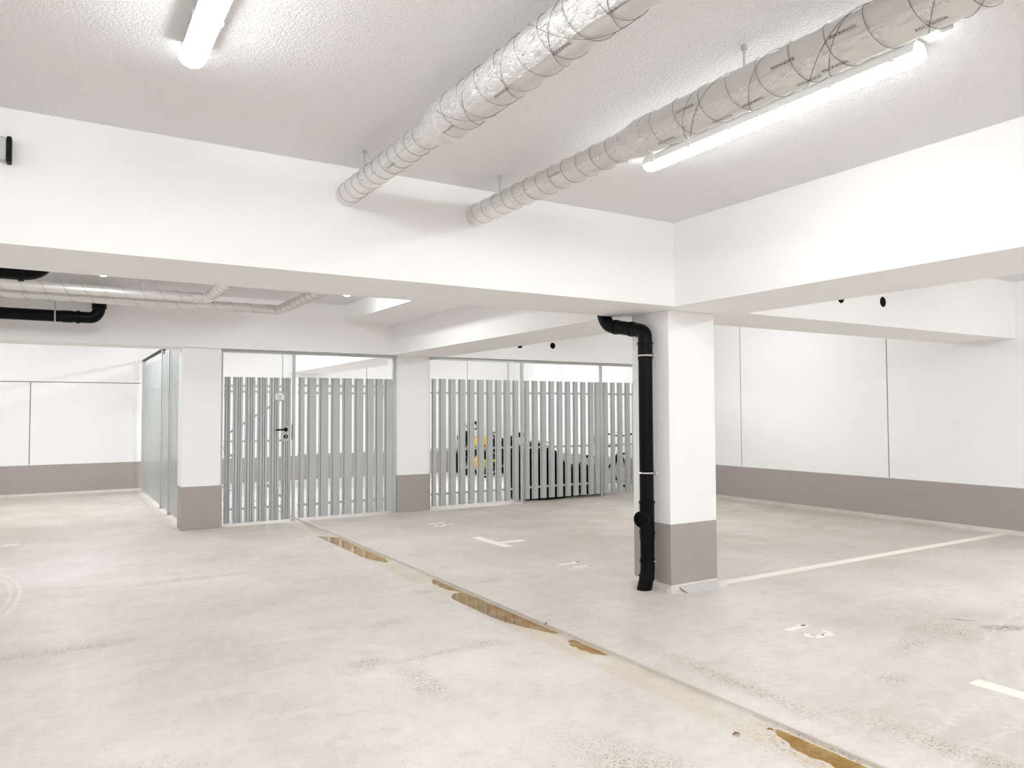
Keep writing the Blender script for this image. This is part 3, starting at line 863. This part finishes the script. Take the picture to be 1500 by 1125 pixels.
# gate
t = thing('slatted_gate', (1.85, FY, 0), 'grey metal slatted gate with black lever handle beside the left column', 'gate')
bm = B(); slats_from_gaps(bm, 1.884, 2.722, [1.973, 2.125, 2.28, 2.437, 2.592], .030, FY, .03, 1.915, (.17, .5, .72))
solid(link('slat_panel', bm, M_SLAT, t))
for z in (1.80, 1.725, 1.08, .21):
    bm = B(); box(bm, 1.884, FY+.018, z-.014, 2.722, FY+.042, z+.014); link('cross_rail', bm, M_ZINC, t)
for z0, z1 in ((1.15, 1.69), (.98, .25)):
    bm = B(); bar(bm, (1.89, FY+.047, z0), (2.71, FY+.047, z1), .008, .026); link('diagonal_brace', bm, M_ZINC, t)
bm = B(); box(bm, 2.716, FY-.006, .03, 2.728, FY+.04, 1.915); link('edge_strip', bm, M_ZINC, t)
bm = B(); sweep(bm, [(2.66, FY-.012, 1.224), (2.66, FY-.022, 1.224)], .027, 20); sweep(bm, fillet([(2.66, FY-.02, 1.224), (2.66, FY-.055, 1.224), (2.52, FY-.055, 1.222)], .015), .0105, 12)
o = link('lever_handle', bm, M_PLASTIC, t, True); o['label'] = 'black lever handle'
bm = B(); sweep(bm, [(2.66, FY-.012, 1.131), (2.66, FY-.022, 1.131)], .027, 20); o = link('lock_rose', bm, M_PLASTIC, t, True); o['label'] = 'black lock rose'
bm = B(); box(bm, 2.654, FY-.027, 1.117, 2.666, FY-.02, 1.145); link('lock_cylinder', bm, M_CHROME, o)
bm = B(); box(bm, 2.60, FY-.0125, 1.07, 2.71, FY-.0005, 1.27); link('lock_plate', bm, M_ZINC, t)
bm = B(); box(bm, 2.741, FY-.012, 1.09, 2.749, FY+.0, 1.285); o = link('strike_plate', bm, M_PLASTIC, t); o['label'] = 'dark strike plate'
for z in (1.66, 1.0, .35):
    bm = B(); sweep(bm, [(1.881, FY-.008, z-.035), (1.881, FY-.008, z+.035)], .007, 10); link('hinge', bm, M_ZINC, t)
bm = B(); box(bm, 2.521, FY-.006, 1.622, 2.638, FY-.001, 1.702); sg = link('sign', bm, M_SIGN, t); sg['label'] = 'small white sign plate'
bm = B()
for z, x0, n_ in ((1.672, 2.542, 6), (1.642, 2.552, 4)):
    for i in range(n_):
        xx = x0+i*.0125
        bar(bm, (xx, FY-.0068, z-.009), (xx+random.uniform(0, .004), FY-.0068, z+random.uniform(.004, .012)), .003, .001)
        bar(bm, (xx, FY-.0068, z+random.uniform(-.008, .006)), (xx+.009, FY-.0068, z+random.uniform(-.008, .006)), .001, .003)
link('sign_lettering', bm, M_INK, sg)
bm = B(); sweep(bm, [(2.630, FY-.0085, 1.694), (2.630, FY-.005, 1.694)], .007, 12); link('sign_screw', bm, M_INK, sg)

# ------------------------------------------------------------------ vehicles behind the fence
def wheel(parent, c, R, tr, ax, spokes=18, name='wheel', rim=M_SILVER):
    c = Vector(c); ax = Vector(ax).normalized(); u = Vector((0, 0, 1)); v = ax.cross(u)
    P = lambda r, a, d=0: c+(u*math.cos(a)+v*math.sin(a))*r+ax*d
    bm = B(); sweep(bm, [P(R-tr, 2*PI*k/36) for k in range(36)], tr, 10, closed=True)
    w_ = link(name, bm, M_RUBBER, parent, True)
    bm = B(); sweep(bm, [P(R-2.1*tr, 2*PI*k/36) for k in range(36)], tr*.5, 6, closed=True)
    for k in range(spokes):
        a = 2*PI*k/spokes; sweep(bm, [P(.02, a+.5, .02*(-1)**k), P(R-2.1*tr, a)], .002, 4)
    sweep(bm, [c-ax*.04, c+ax*.04], .02, 10)
    link('rim', bm, rim, w_, True)
    return w_

def bicycle(loc, rot, label, mat, acc):
    t = thing('bicycle', loc, label, 'bicycle'); t.rotation_euler = (0, 0, rot)
    bpy.context.view_layer.update()
    M = Matrix.Translation(Vector(loc)) @ Matrix.Rotation(rot, 4, 'Z')
    q = lambda x, y, z: tuple(M @ Vector((x, y, z)))
    ax = (M.to_3x3() @ Vector((0, 1, 0)))
    R = .33
    wheel(t, q(-.5, 0, R), R, .022, ax); wheel(t, q(.52, 0, R), R, .022, ax)
    bm = B(); bb = (-.08, 0, .28); st = (-.22, 0, .78); hd = (.34, 0, .80); hl = (.37, 0, .68)
    for a, c, r in ((bb, st, .016), (st, hd, .016), (bb, hl, .02), (hd, hl, .022), (bb, (-.5, .06, R), .009), (bb, (-.5, -.06, R), .009), (st, (-.5, .06, R), .008), (st, (-.5, -.06, R), .008)):
        sweep(bm, [q(*a), q(*c)], r, 10)
    link('frame', bm, mat, t, True)
    bm = B()
    for s in (-1, 1): sweep(bm, [q(.375, .05*s, .66), q(.52, .05*s, R)], .014, 8)
    sweep(bm, [q(.375, -.05, .66), q(.375, .05, .66)], .016, 8); sweep(bm, [q(.375, 0, .66), q(.325, 0, .92)], .014, 8)
    link('fork', bm, M_PLASTIC, t, True)
    bm = B(); sweep(bm, [q(.325, 0, .9), q(.39, 0, .97)], .016, 8)
    sweep(bm, fillet([q(.33, -.33, 1.02), q(.38, -.2, 1.0), q(.39, 0, .97), q(.38, .2, 1.0), q(.33, .33, 1.02)], .06), .013, 8)
    for s in (-1, 1): sweep(bm, [q(.33, .33*s, 1.02), q(.35, .23*s, 1.01)], .018, 8)
    sweep(bm, fillet([q(.36, .2, 1.0), q(.5, .16, 1.05), q(.5, .05, .85), q(.36, .03, .6)], .06), .004, 6)
    link('handlebar', bm, M_PLASTIC, t, True)
    bm = B(); sweep(bm, [q(*st), q(-.25, 0, .9)], .013, 8); link('seat_post', bm, M_SILVER, t, True)
    bm = B(); sweep(bm, [q(-.38, 0, .93), q(-.33, 0, .93), q(-.22, 0, .925), q(-.1, 0, .92)], [.04, .07, .045, .018], 12); link('saddle', bm, M_PLASTIC, t, True)
    bm = B(); sweep(bm, [q(bb[0], .05, bb[2]), q(bb[0], .065, bb[2])], .09, 20); bar(bm, q(bb[0], .07, bb[2]), q(bb[0]+.16, .07, bb[2]-.06), .02, .012); bar(bm, q(bb[0], -.07, bb[2]), q(bb[0]-.16, -.07, bb[2]+.06), .02, .012)
    bar(bm, q(bb[0]+.16, .07, bb[2]-.06), q(bb[0]+.16, .17, bb[2]-.06), .05, .02); bar(bm, q(bb[0]-.16, -.07, bb[2]+.06), q(bb[0]-.16, -.17, bb[2]+.06), .05, .02)
    link('crankset', bm, acc, t)
    return t
bicycle((8.86, 11.05, 0), math.radians(12), 'black bicycle behind the right end of the long slatted fence', M_PLASTIC, M_PLASTIC)
bicycle((8.66, 14.28, 0), math.radians(170), 'black bicycle in the rear corner, leaning past the yellow motorbike', M_PLASTIC, M_PLASTIC)

def blob(bm, rings_):
    """loft of superellipse sections along x: (x, yc, zc, hy, hz)"""
    n = 20; rows = []
    for x, yc, zc, hy, hz in rings_:
        row = []
        for k in range(n):
            a = 2*PI*k/n; c, s = math.cos(a), math.sin(a)
            row.append(bm.verts.new((x, yc+hy*math.copysign(abs(c)**.7, c), zc+hz*math.copysign(abs(s)**.7, s))))
        rows.append(row)
    for i in range(len(rows)-1):
        for k in range(n): bm.faces.new((rows[i][k], rows[i][(k+1) % n], rows[i+1][(k+1) % n], rows[i+1][k]))
    bm.faces.new(rows[0][::-1]); bm.faces.new(rows[-1])

t = thing('motorbike', (8.5, 15.2, 0), 'black motorbike with yellow panels in the rear corner behind the fence', 'motorbike')
wheel(t, (8.05, 15.22, .29), .29, .075, (0, 1, 0), 10); wheel(t, (9.12, 15.22, .29), .29, .07, (0, 1, 0), 10)
bm = B(); blob(bm, [(8.22, 15.22, .72, .05, .08), (8.34, 15.22, .76, .12, .13), (8.55, 15.22, .77, .13, .13), (8.7, 15.22, .72, .08, .09)]); o = link('fuel_tank', bm, M_YELLOW, t, True)
for sy_ in (15.02, 15.42):
    bm = B(); blob(bm, [(8.92, sy_, .52, .04, .2), (8.95, sy_, .52, .09, .29), (9.34, sy_, .54, .09, .27), (9.37, sy_, .54, .04, .2)]); link('side_case', bm, M_PLASTIC, t, True); o['label'] = 'yellow tank'
bm = B(); blob(bm, [(8.66, 15.22, .70, .09, .06), (8.9, 15.22, .72, .13, .06), (9.2, 15.22, .80, .11, .05), (9.33, 15.22, .84, .05, .03)]); link('seat', bm, M_PLASTIC, t, True)
bm = B(); blob(bm, [(8.25, 15.22, .40, .1, .14), (8.4, 15.22, .42, .16, .2), (8.7, 15.22, .42, .16, .2), (8.85, 15.22, .45, .1, .12)]); link('engine', bm, M_PLASTIC, t, True)
bm = B(); blob(bm, [(8.18, 15.2, .28, .1, .16), (8.30, 15.2, .27, .18, .17), (8.44, 15.2, .26, .185, .12), (8.7, 15.2, .26, .18, .11), (8.8, 15.2, .3, .12, .06)]); o = link('belly_fairing', bm, M_YELLOW, t, True); o['label'] = 'yellow lower fairing'
bm = B(); blob(bm, [(7.9, 15.22, .86, .06, .07), (8.0, 15.22, .9, .14, .13), (8.16, 15.22, .88, .15, .13), (8.26, 15.22, .82, .1, .1)]); link('front_fairing', bm, M_PLASTIC, t, True)
bm = B()
for s in (-1, 1): sweep(bm, [(8.03, 15.22+.1*s, .29), (8.24, 15.22+.1*s, .98)], .022, 10)
link('fork', bm, M_PLASTIC, t, True)
bm = B(); sweep(bm, fillet([(8.36, 14.86, 1.02), (8.24, 15.05, 1.06), (8.24, 15.39, 1.06), (8.36, 15.58, 1.02)], .06), .014, 8)
for s in (-1, 1): sweep(bm, [(8.26, 15.22+.22*s, 1.06), (8.2, 15.22+.27*s, 1.2)], .007, 6); 
link('handlebar', bm, M_PLASTIC, t, True)
for s in (-1, 1):
    bm = B(); blob(bm, [(8.18, 15.22+.29*s, 1.2, .05, .03), (8.2, 15.22+.29*s, 1.2, .06, .04), (8.22, 15.22+.29*s, 1.2, .05, .03)]); link('mirror', bm, M_PLASTIC, t, True)
bm = B(); sweep(bm, [(8.5, 15.04, .25), (8.8, 15.03, .25), (9.25, 15.03, .42)], [.025, .04, .045], 12); link('exhaust', bm, M_PLASTIC, t, True)

# motorbike under a black cover close behind the fence
t = thing('covered_motorbike', (7.35, 10.55, 0), 'motorbike under a black cover close behind the long slatted fence', 'motorbike')
bm = B()
secs = [(6.56, .30, .18), (6.60, .76, .26), (6.70, .87, .32), (6.86, .93, .40), (7.02, .92, .41), (7.2, .86, .38), (7.36, .74, .33), (7.46, .60, .28), (7.62, .53, .26), (7.9, .53, .26), (8.15, .50, .24), (8.32, .40, .2), (8.36, .2, .12)]
n = 28; rows = []
yc = 10.62
for x, h_, hw in secs:
    row = []
    hw *= .95
    for k in range(n+1):
        a = PI*k/n
        c, s = math.cos(a), math.sin(a)
        y = yc-hw*math.copysign(abs(c)**.55, c)*(1+.05*math.sin(9*a+x*7)); z = .012+(h_-.012)*abs(s)**.45*(1+.012*math.sin(13*a+x*11))
        row.append(bm.verts.new((x+.012*math.sin(8*a), y, z)))
    rows.append(row)
for i in range(len(rows)-1):
    for k in range(n): bm.faces.new((rows[i][k], rows[i][k+1], rows[i+1][k+1], rows[i+1][k]))
    bm.faces.new((rows[i][n], rows[i][0], rows[i+1][0], rows[i+1][n]))
bm.faces.new(rows[0]); bm.faces.new(rows[-1][::-1])
link('cover', bm, M_TARP, t, True)
bm = B(); sweep(bm, [(8.28+.0, 10.34, .16), (8.05, 10.36, .16), (7.9, 10.36, .16)], .012, 8); sweep(bm, [(7.62, 10.352, .05), (7.85, 10.33, .02), (7.92, 10.34, .02)], .01, 8)
o = link('stand_bar', bm, M_SILVER, t, True); o['label'] = 'bright metal bar low on the cover'
bm = B(); sweep(bm, fillet([(6.5, 10.5, .88), (6.75, 10.44, .96), (7.1, 10.44, .95), (7.28, 10.5, .80)], .08), .010, 8)
o = link('windscreen_rim', bm, M_SILVER, t, True); o['label'] = 'pale windscreen rim on top'
 
# ------------------------------------------------------------------ camera and render look
yaw, pitch, roll = .550566590, .0368439022, -.00437623906
cy, sy = math.cos(yaw), math.sin(yaw)
fw = Vector((sy*math.cos(pitch), cy*math.cos(pitch), math.sin(pitch)))
rt = Vector((cy, -sy, 0)); up = rt.cross(fw)
r2 = rt*math.cos(roll)+up*math.sin(roll); u2 = -rt*math.sin(roll)+up*math.cos(roll)
cam = bpy.data.cameras.new('camera'); co = bpy.data.objects.new('camera', cam); COL.objects.link(co)
cam.sensor_width = 36; cam.lens = 1097.03734/1500*36; cam.clip_start = .05
mw = Matrix((r2, u2, -fw)).transposed().to_4x4(); mw.translation = Vector((0, 0, 1.45))
co.matrix_world = mw
SC.camera = co
wd = bpy.data.worlds.new('world'); SC.world = wd; wd.use_nodes = True
wd.node_tree.nodes['Background'].inputs[0].default_value = (.9, .92, 1, 1); wd.node_tree.nodes['Background'].inputs[1].default_value = .0
vs = SC.view_settings
vs.view_transform = 'Standard'; vs.look = 'None'; vs.exposure = 0.22; vs.gamma = 1.0; vs.use_curve_mapping = False
SC.cycles.max_bounces = 12; SC.cycles.diffuse_bounces = 9
